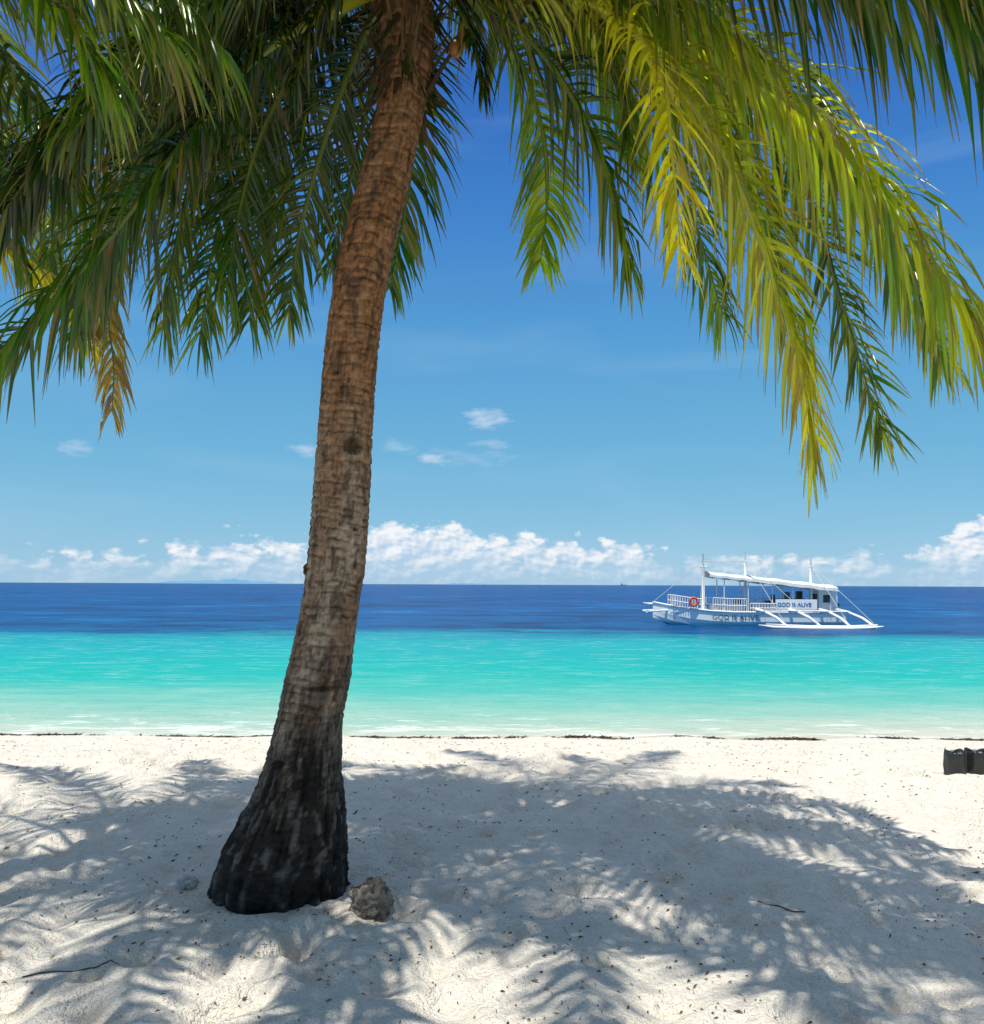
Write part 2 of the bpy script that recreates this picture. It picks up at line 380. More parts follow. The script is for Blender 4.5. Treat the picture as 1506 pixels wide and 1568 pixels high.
def trunk_mesh(name, pts, parent, dark_base=1.0, seed=0, feats=()):
    pts = sorted(pts, key=lambda a: a[2])
    def interp(z):
        z = max(pts[0][2], min(pts[-1][2], z))
        for i in range(len(pts)-1):
            a, b = pts[i], pts[i+1]
            if z <= b[2]:
                t = (z-a[2])/(b[2]-a[2]); 
                p0 = pts[max(0, i-1)]; p3 = pts[min(len(pts)-1, i+2)]
                o = []
                for k in (0, 1, 3):
                    m1 = (b[k]-p0[k])/max(1e-5, b[2]-p0[2])*(b[2]-a[2]); m2 = (p3[k]-a[k])/max(1e-5, p3[2]-a[2])*(b[2]-a[2])
                    h = (2*t**3-3*t*t+1)*a[k]+(t**3-2*t*t+t)*m1+(-2*t**3+3*t*t)*b[k]+(t**3-t*t)*m2
                    o.append(h)
                return o
    r = random.Random(seed); scars = []; z = -.1
    while z < pts[-1][2]+.1:
        scars.append(z); z += r.choice([r.uniform(.03, .05), r.uniform(.045, .085)])*(1.0 if z > .6 else .7)
    K = 112; zs = []; z = pts[0][2]
    while z < pts[-1][2]: zs.append(z); z += .0075
    V = []; C = []; Fc = []
    NZ = noise.noise
    for z in zs:
        x, y, rad = interp(z)
        up = sstep(1.9, 3.0, z)
        lowf = 1-sstep(.25, 1.0, z)
        fl = (1-sstep(-.05, .45, z))
        for k in range(K):
            a = 2*math.pi*k/K
            ca, sa = math.cos(a), math.sin(a)
            wob = .022*NZ(Vector((ca*1.3, sa*1.3, z*1.8+seed)))+.007*NZ(Vector((ca*5, sa*5, z*8+seed)))
            zz = z+wob+.015*ca
            i = max(0, bisect.bisect(scars, zz)-1); j = min(len(scars)-1, i+1)
            gap = max(.01, scars[j]-scars[i]); dz_ = zz-scars[i]
            ph = max(0, min(1, dz_/gap))
            broke = .75+.9*NZ(Vector((ca*2.4, sa*2.4, i*1.7+seed)))
            groove = math.exp(-((dz_-.006)/.0075)**2)*max(0, broke)
            n1_ = NZ(Vector((ca*1.4, sa*1.4, z*1.6+seed)))
            fis = abs(NZ(Vector((ca*9, sa*9, z*2.4+seed))))
            fis2 = abs(NZ(Vector((ca*17, sa*17, z*7+seed))))
            dr = .0065*(1-ph)*(1-.4*lowf) - .011*groove*(1-.4*lowf) + .012*n1_ - (.026*lowf*max(0, .2-fis)/.2) - .006*max(0, .12-fis2)/.12 + .0035*NZ(Vector((ca*14, sa*14, z*40)))+lowf*.014*NZ(Vector((ca*6, sa*6, z*16)))
            dr += fl*.03*NZ(Vector((ca*3.5, sa*3.5, 1+seed)))
            fd = 1.0
            for (fa, fz, ra, rz, dp) in feats:
                da = math.atan2(math.sin(a-fa), math.cos(a-fa))*rad
                q = math.hypot(da/ra, (z-fz)/rz)
                if q < 2:
                    dr += -dp*math.exp(-(q*1.3)**4)+dp*.35*math.exp(-((q-1.05)/.22)**2)
                    if q < 1: fd = min(fd, .25+.75*q**4)
            R = rad+dr
            V.append((x+R*ca, y+R*sa, z))
            colr = lerp3((.34, .21, .125), (.36, .175, .08), up)
            grey = max(0, min(1, .40+1.9*NZ(Vector((ca*1.6+4, sa*1.6, z*1.8+seed)))))
            colr = lerp3(colr, (.47, .37, .26), grey*(1-up*.8)*.75)
            pt2 = NZ(Vector((ca*3.4, sa*3.4, z*6+40)))+.5*NZ(Vector((ca*9, sa*9, z*22+4)))
            if pt2 > .15: colr = lerp3(colr, (.12, .075, .048), min(.75, (pt2-.15)*3.5))
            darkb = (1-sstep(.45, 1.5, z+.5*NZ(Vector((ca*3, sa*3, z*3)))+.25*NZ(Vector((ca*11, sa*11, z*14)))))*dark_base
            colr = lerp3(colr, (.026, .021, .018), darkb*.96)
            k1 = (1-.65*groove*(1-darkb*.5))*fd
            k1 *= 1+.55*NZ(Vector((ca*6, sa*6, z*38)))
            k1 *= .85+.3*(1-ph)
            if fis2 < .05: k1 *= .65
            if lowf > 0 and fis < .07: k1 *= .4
            pat = NZ(Vector((ca*9, sa*9, z*9+9)))+.4*NZ(Vector((ca*20, sa*20, z*30+9)))
            if darkb > .3 and pat > .18: colr = lerp3(colr, (.20, .175, .15), min(.75, (pat-.18)*4))
            C.append(tuple(c*max(.1, k1) for c in colr))
    n = len(zs)
    for j in range(n-1):
        for k in range(K):
            a = j*K+k; b = j*K+(k+1) % K
            Fc.append((a, b, b+K, a+K))
    return mesh_obj(name, V, Fc, BARK, parent, smooth=True, cols=C)
m, nt, out = nodes("palm_bark"); at = N(nt, 'ShaderNodeAttribute'); at.attribute_name = "Col"
tc = N(nt, 'ShaderNodeTexCoord'); P = tc.outputs['Object']
nf = noise_tex(nt, mapping(nt, P, (1, 1, 3.0)), 38, 5, .75)
nv = noise_tex(nt, mapping(nt, P, (1, 1, .12)), 70, 3, .6)
c = mixc(nt, 1, at.outputs['Color'], ramp(nt, M(nt, 'ADD', M(nt, 'MULTIPLY', nf, .65), M(nt, 'MULTIPLY', nv, .35)), [(.34, .35), (.48, .85), (.6, 1.0)]), 'MULTIPLY')
nrm = bump(nt, M(nt, 'ADD', nf, nv), .5, .012)
principled(nt, out, **{'Base Color': c, 'Roughness': .85, 'Normal': nrm, 'Specular IOR Level': .2}); BARK = m

palm = empty("palm_tree", (-1.19, 4.6, 0))
def rel(o, par):
    o.parent = par; o.matrix_parent_inverse = Matrix.Translation(-par.location)
PX = [(1425,428,222),(1395,429,214),(1350,432,205),(1300,438,188),(1250,449,158),(1200,460,127),(1150,468,108),(1100,476,97),(1040,487,98),(950,502,88),(870,513,86),(750,521,86),(650,528,83),(500,541,82),(400,556,81),(300,579,77),(200,603,74),(100,619,78),(30,615,86),(-60,602,92)]
pts = []
for (v, c_, wd) in PX:
    p = W(c_, v, 4.6)
    pts.append((p.x, 4.6, p.z, wd/2*4.6/F))
pts[0] = (pts[0][0], 4.6, -.28, pts[0][3])
q90 = -math.pi/2
feats = [(q90+.52, 2.46, .068, .056, .022), (q90-.75, 3.28, .016, .02, .012), (q90-1.0, 1.45, .03, .035, .014), (q90+.35, 1.13, .10, .018, .012), (q90-1.25, 1.78, .03, .04, -.016), (q90+.2, .62, .05, .03, .014), (q90+.8, 2.0, .02, .015, .01), (q90-.3, 2.85, .02, .014, .01), (q90-.5, .72, .05, .03, .016)]
rel(trunk_mesh("trunk", pts, None, 1.0, 1, feats), palm)
Cw = W(604, -40, 4.6)

def build_crown(name, fronds, heart, parent, seed0):
    V = []; Fc = []; C = []; MI = []
    for i, (pts, kw) in enumerate(fronds):
        P3 = [W(*p) if not isinstance(p, Vector) else p for p in pts]
        d0 = (P3[0]-heart); d0.z = 0
        st = heart + (d0.normalized()*.07 if d0.length > .01 else Vector((0, 0, 0)))
        st.z -= .10
        kw = dict(kw); kw.setdefault('seed', seed0+i*17)
        frond(V, Fc, C, MI, [st]+P3, **kw)
    o = mesh_obj(name, V, Fc, [LEAF, RACH], None, smooth=True, cols=C, matidx=MI)
    rel(o, parent); return o
def arc(h, azd, reach, rise, drop):
    "frond course leaving the heart h at compass azd (0=+x, 90=+y)"
    a = math.radians(azd); c_, s_ = math.cos(a), math.sin(a); o = []
    for t in (.22, .5, .78, 1.0):
        o.append(Vector((h.x+c_*reach*t, h.y+s_*reach*t, h.z+rise*math.sin(min(1, t*1.5)*math.pi/2)-drop*t*t)))
    return o
Vv = Vector
A = dict
fr = [
 # right: sunlit look painted into the lighter lime and yellow leaf colours
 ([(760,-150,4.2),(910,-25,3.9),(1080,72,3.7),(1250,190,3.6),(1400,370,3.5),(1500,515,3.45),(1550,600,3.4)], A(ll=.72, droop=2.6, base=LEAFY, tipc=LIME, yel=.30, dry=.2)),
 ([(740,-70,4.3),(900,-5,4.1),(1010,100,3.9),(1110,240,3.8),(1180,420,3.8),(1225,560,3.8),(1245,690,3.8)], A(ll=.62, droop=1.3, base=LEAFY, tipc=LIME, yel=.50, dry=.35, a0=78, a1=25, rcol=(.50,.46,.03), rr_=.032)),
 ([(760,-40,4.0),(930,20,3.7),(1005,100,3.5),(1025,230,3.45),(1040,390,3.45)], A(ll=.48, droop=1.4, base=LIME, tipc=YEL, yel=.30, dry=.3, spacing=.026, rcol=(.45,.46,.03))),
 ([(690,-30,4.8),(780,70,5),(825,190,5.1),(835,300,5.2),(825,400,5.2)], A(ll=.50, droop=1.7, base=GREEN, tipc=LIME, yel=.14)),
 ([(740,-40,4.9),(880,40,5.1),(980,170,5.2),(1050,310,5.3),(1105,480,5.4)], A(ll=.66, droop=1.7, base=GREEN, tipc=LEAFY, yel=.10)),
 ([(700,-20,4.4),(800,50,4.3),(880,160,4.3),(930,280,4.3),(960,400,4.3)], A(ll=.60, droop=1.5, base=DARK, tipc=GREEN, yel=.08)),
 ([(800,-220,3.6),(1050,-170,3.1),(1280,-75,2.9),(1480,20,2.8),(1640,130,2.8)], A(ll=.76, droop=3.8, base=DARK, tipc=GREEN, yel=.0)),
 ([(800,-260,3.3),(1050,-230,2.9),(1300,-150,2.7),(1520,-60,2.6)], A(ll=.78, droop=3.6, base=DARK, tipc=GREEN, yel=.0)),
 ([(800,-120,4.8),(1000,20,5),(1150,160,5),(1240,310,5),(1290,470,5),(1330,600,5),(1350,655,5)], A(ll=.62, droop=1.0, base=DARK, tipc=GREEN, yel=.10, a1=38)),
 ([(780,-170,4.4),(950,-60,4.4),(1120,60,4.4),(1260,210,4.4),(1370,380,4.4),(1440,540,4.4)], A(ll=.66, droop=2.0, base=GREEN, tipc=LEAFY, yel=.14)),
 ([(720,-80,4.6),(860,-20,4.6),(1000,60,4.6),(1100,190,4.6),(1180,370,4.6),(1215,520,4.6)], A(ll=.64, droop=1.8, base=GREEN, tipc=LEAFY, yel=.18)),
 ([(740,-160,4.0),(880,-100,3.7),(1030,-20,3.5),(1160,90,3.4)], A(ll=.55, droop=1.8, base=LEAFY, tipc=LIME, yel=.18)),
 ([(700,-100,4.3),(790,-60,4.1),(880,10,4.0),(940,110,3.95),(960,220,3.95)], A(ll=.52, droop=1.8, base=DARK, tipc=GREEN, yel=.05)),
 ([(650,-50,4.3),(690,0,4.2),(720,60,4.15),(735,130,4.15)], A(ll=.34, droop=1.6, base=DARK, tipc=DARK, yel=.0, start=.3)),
 # left: shade painted in through the dark leaf colours
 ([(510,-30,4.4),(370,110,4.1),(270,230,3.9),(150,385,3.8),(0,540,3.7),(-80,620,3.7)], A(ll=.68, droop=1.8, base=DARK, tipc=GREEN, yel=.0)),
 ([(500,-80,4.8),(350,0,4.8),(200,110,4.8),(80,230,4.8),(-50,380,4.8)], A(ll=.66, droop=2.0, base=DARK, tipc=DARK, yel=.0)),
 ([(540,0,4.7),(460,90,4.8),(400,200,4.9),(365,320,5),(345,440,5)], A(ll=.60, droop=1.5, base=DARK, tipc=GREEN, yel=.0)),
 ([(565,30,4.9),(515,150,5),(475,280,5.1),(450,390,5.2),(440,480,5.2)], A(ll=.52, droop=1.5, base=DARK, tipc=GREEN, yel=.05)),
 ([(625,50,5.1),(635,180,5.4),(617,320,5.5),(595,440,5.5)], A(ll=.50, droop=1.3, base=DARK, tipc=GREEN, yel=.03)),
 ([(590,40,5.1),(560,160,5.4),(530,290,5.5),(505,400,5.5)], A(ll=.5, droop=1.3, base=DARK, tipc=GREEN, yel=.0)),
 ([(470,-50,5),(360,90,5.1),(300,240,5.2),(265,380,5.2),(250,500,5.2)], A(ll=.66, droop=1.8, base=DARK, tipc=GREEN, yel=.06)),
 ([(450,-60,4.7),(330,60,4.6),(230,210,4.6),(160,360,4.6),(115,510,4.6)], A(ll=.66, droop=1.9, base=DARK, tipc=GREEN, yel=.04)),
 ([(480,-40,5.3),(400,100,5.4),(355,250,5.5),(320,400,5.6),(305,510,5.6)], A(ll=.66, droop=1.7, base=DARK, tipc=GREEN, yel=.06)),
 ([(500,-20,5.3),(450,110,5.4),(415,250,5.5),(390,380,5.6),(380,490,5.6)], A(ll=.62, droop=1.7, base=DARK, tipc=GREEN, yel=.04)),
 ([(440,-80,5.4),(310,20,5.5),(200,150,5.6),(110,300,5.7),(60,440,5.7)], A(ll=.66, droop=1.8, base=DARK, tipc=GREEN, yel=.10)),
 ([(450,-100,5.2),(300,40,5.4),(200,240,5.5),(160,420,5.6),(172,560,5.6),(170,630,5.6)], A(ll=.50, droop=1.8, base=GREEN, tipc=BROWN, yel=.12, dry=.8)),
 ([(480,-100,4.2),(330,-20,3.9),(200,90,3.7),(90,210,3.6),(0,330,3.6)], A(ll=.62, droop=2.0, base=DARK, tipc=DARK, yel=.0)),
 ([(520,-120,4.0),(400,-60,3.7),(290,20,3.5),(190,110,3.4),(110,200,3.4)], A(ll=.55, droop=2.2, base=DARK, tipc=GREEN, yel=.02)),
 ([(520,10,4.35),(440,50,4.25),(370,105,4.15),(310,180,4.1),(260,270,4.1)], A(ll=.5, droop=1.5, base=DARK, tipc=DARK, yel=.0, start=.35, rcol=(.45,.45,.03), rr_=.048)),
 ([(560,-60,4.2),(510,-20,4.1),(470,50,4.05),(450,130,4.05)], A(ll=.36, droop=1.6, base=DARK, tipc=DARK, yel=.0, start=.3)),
]
for i, (a_, reach, rise, drop) in enumerate([(-90,3.6,1.3,1.5),(-70,3.4,1.5,1.7),(-110,3.4,1.1,1.4),(-50,3.3,1.3,1.6),(-130,3.4,1.4,1.7),(-150,3.5,1.3,1.4),(-30,3.0,1.6,1.4),(-100,2.6,1.9,1.2),(-60,2.5,2.0,1.2),(-140,2.5,2.0,1.2),(-168,3.3,2.0,1.3),(170,2.4,2.6,1.0),(60,2.3,3.1,.6),(120,2.3,3.1,.6),(150,2.8,2.8,.8),(-80,1.6,2.6,.8),(90,1.5,3.3,.5),(5,1.8,3.0,.6)]):
    fr.append((arc(Cw, a_, reach, rise, drop), A(ll=.62, droop=1.7, base=GREEN, tipc=GREEN, yel=.05, spacing=.027, wid=.034)))
build_crown("fronds", fr, Cw, palm, 11)

def blob(V, Fc, c, rx, rz, seg=14, rings=9, col=None, C=None, seed=0):
    b0 = len(V)
    for j in range(rings+1):
        th = math.pi*j/rings
        for k in range(seg):
            a = 2*math.pi*k/seg
            n = 1+.05*noise.noise(Vector((math.cos(a)*2+seed, math.sin(a)*2, th*2)))
            V.append(c+Vector((rx*math.sin(th)*math.cos(a)*n, rx*math.sin(th)*math.sin(a)*n, rz*math.cos(th)*n)))
            if C is not None: C.append(col)
    for j in range(rings):
        for k in range(seg):
            a = b0+j*seg+k; b = b0+j*seg+(k+1) % seg
            Fc.append((a, a+seg, b+seg, b))
V = []; Fc = []; C = []
rr = random.Random(5)
for p_ in ((458,40,4.5),(694,74,4.5),(706,60,4.55)):
    blob(V, Fc, W(*p_), .04, .05, col=(.45,.16,.025), C=C, seed=p_[0])
m, nt, out = nodes("coconut_husk"); at = N(nt, 'ShaderNodeAttribute'); at.attribute_name = "Col"
tc = N(nt, 'ShaderNodeTexCoord'); n = noise_tex(nt, tc.outputs['Object'], 14, 4)
principled(nt, out, **{'Base Color': mixc(nt, n, at.outputs['Color'], (.10, .08, .03)), 'Roughness': .45})
rel(mesh_obj("young_coconuts", V, Fc, m, None, smooth=True, cols=C), palm)
V = []; Fc = []; C = []
for i in range(170):
    a = rr.uniform(0, 6.28); z = Cw.z+rr.uniform(-.70, .25)
    b = Vector((Cw.x+.04+.14*math.cos(a), Cw.y+.14*math.sin(a), z)); o_ = Vector((math.cos(a), math.sin(a), 0)); s_ = Vector((-math.sin(a), math.cos(a), 0))
    ln = rr.uniform(.12, .42); wd = rr.uniform(.005, .03); up = rr.choice([1, -1, -1])
    col = rr.choice([(.16,.09,.045),(.10,.065,.035),(.20,.13,.06),(.10,.11,.03),(.05,.07,.015)])
    b0 = len(V)
    for k in range(4):
        t = k/3
        c_ = b+o_*(ln*.5*t)+Vector((0, 0, up*ln*t*(1-.3*t)))
        for q in (-1, 0, 1):
            V.append(c_+s_*q*wd*(1-t*.8)+o_*(.012 if q == 0 else 0)); C.append(col)
    for k in range(3):
        for q in range(2):
            a_ = b0+k*3+q; Fc.append((a_, a_+1, a_+4, a_+3))
rel(mesh_obj("leaf_sheaths", V, Fc, BARK, None, smooth=True, cols=C), palm)

# second palm, its trunk just outside the left edge of the view
palm2 = empty("palm_tree.001", (-3.75, 3.5, 0))
t2 = [(-3.75,3.5,-.25,.36),(-3.75,3.5,.0,.33),(-3.74,3.5,.3,.24),(-3.72,3.52,.7,.165),(-3.68,3.55,1.5,.145),(-3.6,3.6,2.6,.14),(-3.5,3.65,3.8,.13),(-3.4,3.7,5.1,.13)]
rel(trunk_mesh("trunk", t2, None, 1.0, 9), palm2)
H2 = Vector((-3.4, 3.7, 5.05))
fr2 = [
 ([(-150,-260,3.6),(50,-170,3.4),(210,-50,3.3),(310,60,3.3)], A(ll=.66, droop=2.6, base=GREEN, tipc=GREEN, yel=.06)),
 ([(-200,-150,3.5),(-40,-90,3.2),(90,20,3.1),(160,130,3.1)], A(ll=.60, droop=2.6, base=GREEN, tipc=LEAFY, yel=.08)),
 ([(-200,-200,3.3),(-60,-150,3.0),(60,-80,2.9),(170,-10,2.9),(250,60,2.9)], A(ll=.60, droop=2.8, base=GREEN, tipc=GREEN, yel=.05)),
 ([(-300,0,4.3),(-150,200,4.7),(-30,350,5),(70,430,5.1),(130,520,5.2)], A(ll=.50, droop=1.8, base=GREEN, tipc=YEL, yel=.12, dry=.4, rcol=(.5,.42,.12))),
 ([(-250,-80,4),(-80,20,4),(50,160,4),(110,290,4.1)], A(ll=.62, droop=1.8, base=DARK, tipc=GREEN, yel=.02)),
 ([(-250,-60,4.4),(-100,80,4.4),(-10,240,4.4),(30,400,4.5)], A(ll=.62, droop=1.8, base=DARK, tipc=GREEN, yel=.02)),
]
for i, (a_, reach, rise, drop) in enumerate([(70,3.0,1.6,1.6),(95,3.2,1.4,2.2),(125,3.2,1.4,2.0),(160,3.2,1.4,2.0),(200,3.2,1.4,2.0),(240,3.2,1.4,2.0),(-90,3.2,1.4,1.8),(-65,3.3,1.4,1.8),(-45,3.3,1.5,1.7),(-25,3.3,1.7,1.5),(20,2.6,2.4,1.0),(50,3.0,2.3,1.0),(0,1.8,2.8,.8),(85,2.0,2.8,.8),(-60,2.2,2.4,.9)]):
    fr2.append((arc(H2, a_, reach, rise, drop), A(ll=.6, droop=1.7, base=GREEN, tipc=GREEN, yel=.05, spacing=.028, wid=.034)))
build_crown("fronds", fr2, H2, palm2, 301)

# third palm behind the viewer, to the right
palm3 = empty("palm_tree.002", (1.9, .2, 0))
t3 = [(1.9,.2,-.25,.33),(1.9,.2,.0,.30),(1.89,.2,.3,.22),(1.86,.22,.7,.16),(1.8,.25,1.5,.14),(1.7,.3,2.8,.135),(1.55,.4,4.4,.13),(1.4,.5,5.6,.13)]
rel(trunk_mesh("trunk", t3, None, 1.0, 19), palm3)
H3 = Vector((1.4, .5, 5.55))
fr3 = []
for i, (a_, reach, rise, drop) in enumerate([(90,2.9,1.2,1.2),(70,2.9,1.3,1.4),(110,2.7,1.3,1.2),(50,3.0,1.3,1.6),(25,3.0,1.3,2.0),(0,3.0,1.3,2.0),(-30,3.0,1.3,2.0),(-70,3.0,1.3,2.0),(-110,3.0,1.3,2.0),(-150,3.0,1.3,2.0),(170,3.0,1.3,1.8),(135,2.9,1.3,1.3),(80,1.8,2.4,.8)]):
    fr3.append((arc(H3, a_, reach, rise, drop), A(ll=.62, droop=1.6, base=GREEN, tipc=GREEN, yel=.05, spacing=.03, wid=.036)))
build_crown("fronds", fr3, H3, palm3, 601)

# ------------------------------------------------------------------ outrigger boat
BY = 45.8
boat = empty("outrigger_boat", ((1150-753)*BY/F, BY, WATER_Z))
boat.rotation_euler = (0, 0, math.radians(-4))
white = paint("boat_white_paint", (.84, .84, .82), .4, .08, 1.5)
hullm, nt, out = nodes("hull_paint")
tc = N(nt, 'ShaderNodeTexCoord'); sz = N(nt, 'ShaderNodeSeparateXYZ'); nt.links.new(tc.outputs['Object'], sz.inputs[0])
nz = noise_tex(nt, tc.outputs['Object'], 2, 5, .7)
hc = mixc(nt, M(nt, 'MULTIPLY', M(nt, 'SUBTRACT', M(nt, 'ADD', .12, M(nt, 'MULTIPLY', nz, .18)), sz.outputs[2]), 8, clamp=True), (.86, .88, .85), (.36, .66, .62))
principled(nt, out, **{'Base Color': hc, 'Roughness': .4})
teal = paint("teal_lettering", (.01, .13, .17), .5); bluel = paint("blue_lettering", (.02, .14, .45), .5)
grey = paint("dark_fittings", (.05, .055, .06), .6); orange = paint("life_ring_orange", (.75, .10, .02), .5)
rope = paint("rigging_rope", (.55, .55, .53), .8); canvas = paint("canvas_awning", (.86, .85, .82), .8, .06, .8)
wood = paint("deck_wood", (.35, .25, .16), .7)

class Part:
    def __init__(s): s.v = []; s.f = []
    def box(s, c, d, rot=0):
        b = len(s.v); cx, cy, cz = c; dx, dy, dz = d[0]/2, d[1]/2, d[2]/2
        for x in (-dx, dx):
            for y in (-dy, dy):
                for z in (-dz, dz):
                    X = x*math.cos(rot)+z*math.sin(rot); Z = -x*math.sin(rot)+z*math.cos(rot)
                    s.v.append((cx+X, cy+y, cz+Z))
        for q in ((0,1,3,2),(4,6,7,5),(0,4,5,1),(2,3,7,6),(0,2,6,4),(1,5,7,3)): s.f.append(tuple(b+i for i in q))
    def tube(s, path, r, k=8):
        b = len(s.v); path = [Vector(p) for p in path]
        rs = r if isinstance(r, (list, tuple)) else [r]*len(path)
        for i, p in enumerate(path):
            T = (path[min(len(path)-1, i+1)]-path[max(0, i-1)]).normalized()
            S = T.cross(Vector((0, 0, 1))); S = S.normalized() if S.length > .05 else Vector((1, 0, 0)); U = S.cross(T)
            for j in range(k):
                a = 2*math.pi*j/k; s.v.append(tuple(p+(S*math.cos(a)+U*math.sin(a))*rs[i]))
        for i in range(len(path)-1):
            for j in range(k):
                a = b+i*k+j; c = b+i*k+(j+1) % k; s.f.append((a, c, c+k, a+k))
        s.f.append(tuple(b+j for j in range(k))); s.f.append(tuple(b+(len(path)-1)*k+j for j in reversed(range(k))))
    def done(s, name, mat, par, smooth=False):
        return mesh_obj(name, s.v, s.f, mat, par, smooth=smooth)
def sheer(x): return .72+.50*max(0, (-x-1.2)/4.2)**1.7+.08*max(0, (x-2)/3)**2
h = Part(); st = []
xs_ = [-5.45,-5.2,-4.8,-4.2,-3.4,-2.4,-1.2,0,1.2,2.4,3.4,4.2,4.6,4.9]
for x in xs_:
    t = max(0, (-x-1.0)/4.45); b = 1.05*(1-t**2.2)+.02
    if x > 2.5: b *= 1-.30*((x-2.5)/2.6)**1.5
    zk = -.40+.75*t**3
    zs_ = sheer(x); row = []
    for (yb, zf) in ((0,0),(.45,.06),(.82,.26),(.97,.55),(1.0,1.0)):
        row.append((b*yb, zk+(zs_-zk)*zf))
    ring = [(x, -y, z) for y, z in reversed(row)] + [(x, y, z) for y, z in row[1:]]
    st.append(ring)
for ring in st: h.v.extend(ring)
R = 9
for i in range(len(st)-1):
    for k in range(R-1):
        a = i*R+k; h.f.append((a, a+1, a+1+R, a+R))
h.f.append(tuple(range((len(st)-1)*R, len(st)*R)))
h.done("hull", hullm, boat)
d = Part()
for ring in st: d.v.extend([(ring[0][0], ring[0][1]*.97, ring[0][2]-.06), (ring[-1][0], ring[-1][1]*.97, ring[-1][2]-.06)])
for i in range(len(st)-1): d.f.append((i*2, i*2+1, i*2+3, i*2+2))
d.done("deck", wood, boat)
p = Part()
p.tube([(r_[0][0], r_[0][1]-.02, r_[0][2]+.02) for r_ in st], .05); p.tube([(r_[-1][0], r_[-1][1]+.02, r_[-1][2]+.02) for r_ in st], .05)
p.tube([(-5.3,0,1.15),(-5.7,0,1.15),(-6.0,0,1.20)], [.07,.06,.04])
p.tube([(-5.9,-1.0,.72),(-5.2,-.6,.78),(-4.4,-.2,.80)], .05); p.tube([(-5.9,-1.0,.72),(-5.9,1.0,.74)], .04); p.tube([(-5.9,1.0,.74),(-4.4,.2,.82)], .05)
p.done("gunwales", white, boat, True)
p = Part()
for sd in (-1, 1):
    p.tube([(-.5,sd*3.6,.16),(.2,sd*3.7,.06),(2,sd*3.75,.02),(4.0,sd*3.75,.02),(5.0,sd*3.7,.06),(5.75,sd*3.65,.13)], [.04,.08,.10,.10,.08,.04])
    p.tube([(-.1,sd*3.55,.20),(2,sd*3.6,.13),(4.0,sd*3.6,.13),(5.5,sd*3.55,.20)], .045)
    for x0, x1 in ((-.05,.9),(1.7,2.6),(3.4,4.1),(4.3,5.3)):
        p.tube([(x0,0,.90),(x0+.05,sd*1.0,.90),(x0+(x1-x0)*.35,sd*1.8,.80),(x0+(x1-x0)*.75,sd*2.8,.50),(x1,sd*3.5,.16),(x1+.12,sd*3.72,.05)], [.09,.09,.085,.08,.07,.06])
    p.tube([(0.2,sd*1.9,.86),(2.3,sd*1.9,.86),(4.7,sd*1.9,.82)], .04)
p.done("outriggers", white, boat, True)
p = Part()
for x, top in ((-2.65,4.0),(-.33,4.15),(3.25,3.85)):
    p.tube([(x,0,.5),(x,0,top-.8),(x,0,top)], [.09,.075,.03])
    p.tube([(x-.18,0,top-.75),(x+.18,0,top-.75)], .04)
    p.tube([(x,-.3,top-.55),(x,.3,top-.55)], .03)
p.done("masts", white, boat, True)
p = Part()
for a, b in (((-2.65,0,3.6),(-5.5,0,1.2)),((-2.65,0,3.6),(-.33,0,3.6)),((-.33,0,3.7),(3.25,0,3.4)),((3.25,0,3.4),(5.4,-3.4,.25)),((3.25,0,3.4),(4.8,0,1.0)),
             ((-.33,0,3.7),(.9,-3.5,.2)),((3.25,0,3.4),(4.1,-3.5,.2)),((-.33,0,3.7),(2.6,-3.5,.2)),((-.33,0,3.7),(.9,3.5,.2)),((3.25,0,3.4),(5.4,3.4,.25)),((-2.65,0,3.6),(-3.0,-.9,1.0))):
    p.tube([a, b], .014, 5)
p.done("rigging", rope, boat)
p = Part()
def awn(x0, x1, z0, z1, hw, val):
    nX = 14; prof = [(-1.0,-val),(-1.0,0),(-.6,.10),(0,.17),(.6,.10),(1.0,0),(1.0,-val)]
    m_ = len(prof)
    for lay in (0, -.03):
        b = len(p.v)
        for i in range(nX+1):
            t = i/nX
            for (q, dz) in prof:
                sc = .04*abs(math.sin(math.pi*t*5)) if dz == -val else 0
                z = z0+(z1-z0)*t+dz+sc-.05*math.sin(math.pi*((t*3) % 1))+lay*(1 if abs(q) < 1 or dz == 0 else 0)
                p.v.append((x0+(x1-x0)*t, q*(hw+lay), z))
        for i in range(nX):
            for j in range(m_-1):
                a = b+i*m_+j; p.f.append((a, a+1, a+m_+1, a+m_))
awn(-2.5, .15, 2.85, 2.55, 1.15, .16); awn(-.2, 4.3, 2.62, 2.10, 1.27, .20)
p.done("awning", canvas, boat)
p = Part()
for x in (-1.7,-.4,.9,2.0,3.0,4.0):
    zt = 2.66-.1*(x+2.55)
    for y in (-1.0, 1.0): p.tube([(x,y,.7),(x,y,zt)], .03, 6)
p.done("awning_posts", white, boat)
p = Part()
def rail(x0, x1, y0, y1, zb, hgt, n):
    f0 = lambda t: sheer(x0+(x1-x0)*t)+zb
    for i in range(n+1):
        t = i/n; x = x0+(x1-x0)*t; y = y0+(y1-y0)*t
        p.tube([(x,y,f0(t)),(x,y,f0(t)+hgt)], .025, 5)
    for k in (1.0, .5):
        p.tube([(x0,y0,f0(0)+hgt*k),(x0+(x1-x0)*.5,(y0+y1)/2,f0(.5)+hgt*k),(x1,y1,f0(1)+hgt*k)], .03, 6)
rail(-4.5,-2.8,-.75,-.95,.0,.62,12); rail(-4.5,-2.8,.75,.95,.0,.62,12); rail(-2.3,-.5,-1.02,-1.05,0,.75,14); rail(-2.3,3.2,1.02,1.02,0,.75,30); rail(-.3,1.6,-1.05,-1.05,0,.5,12)
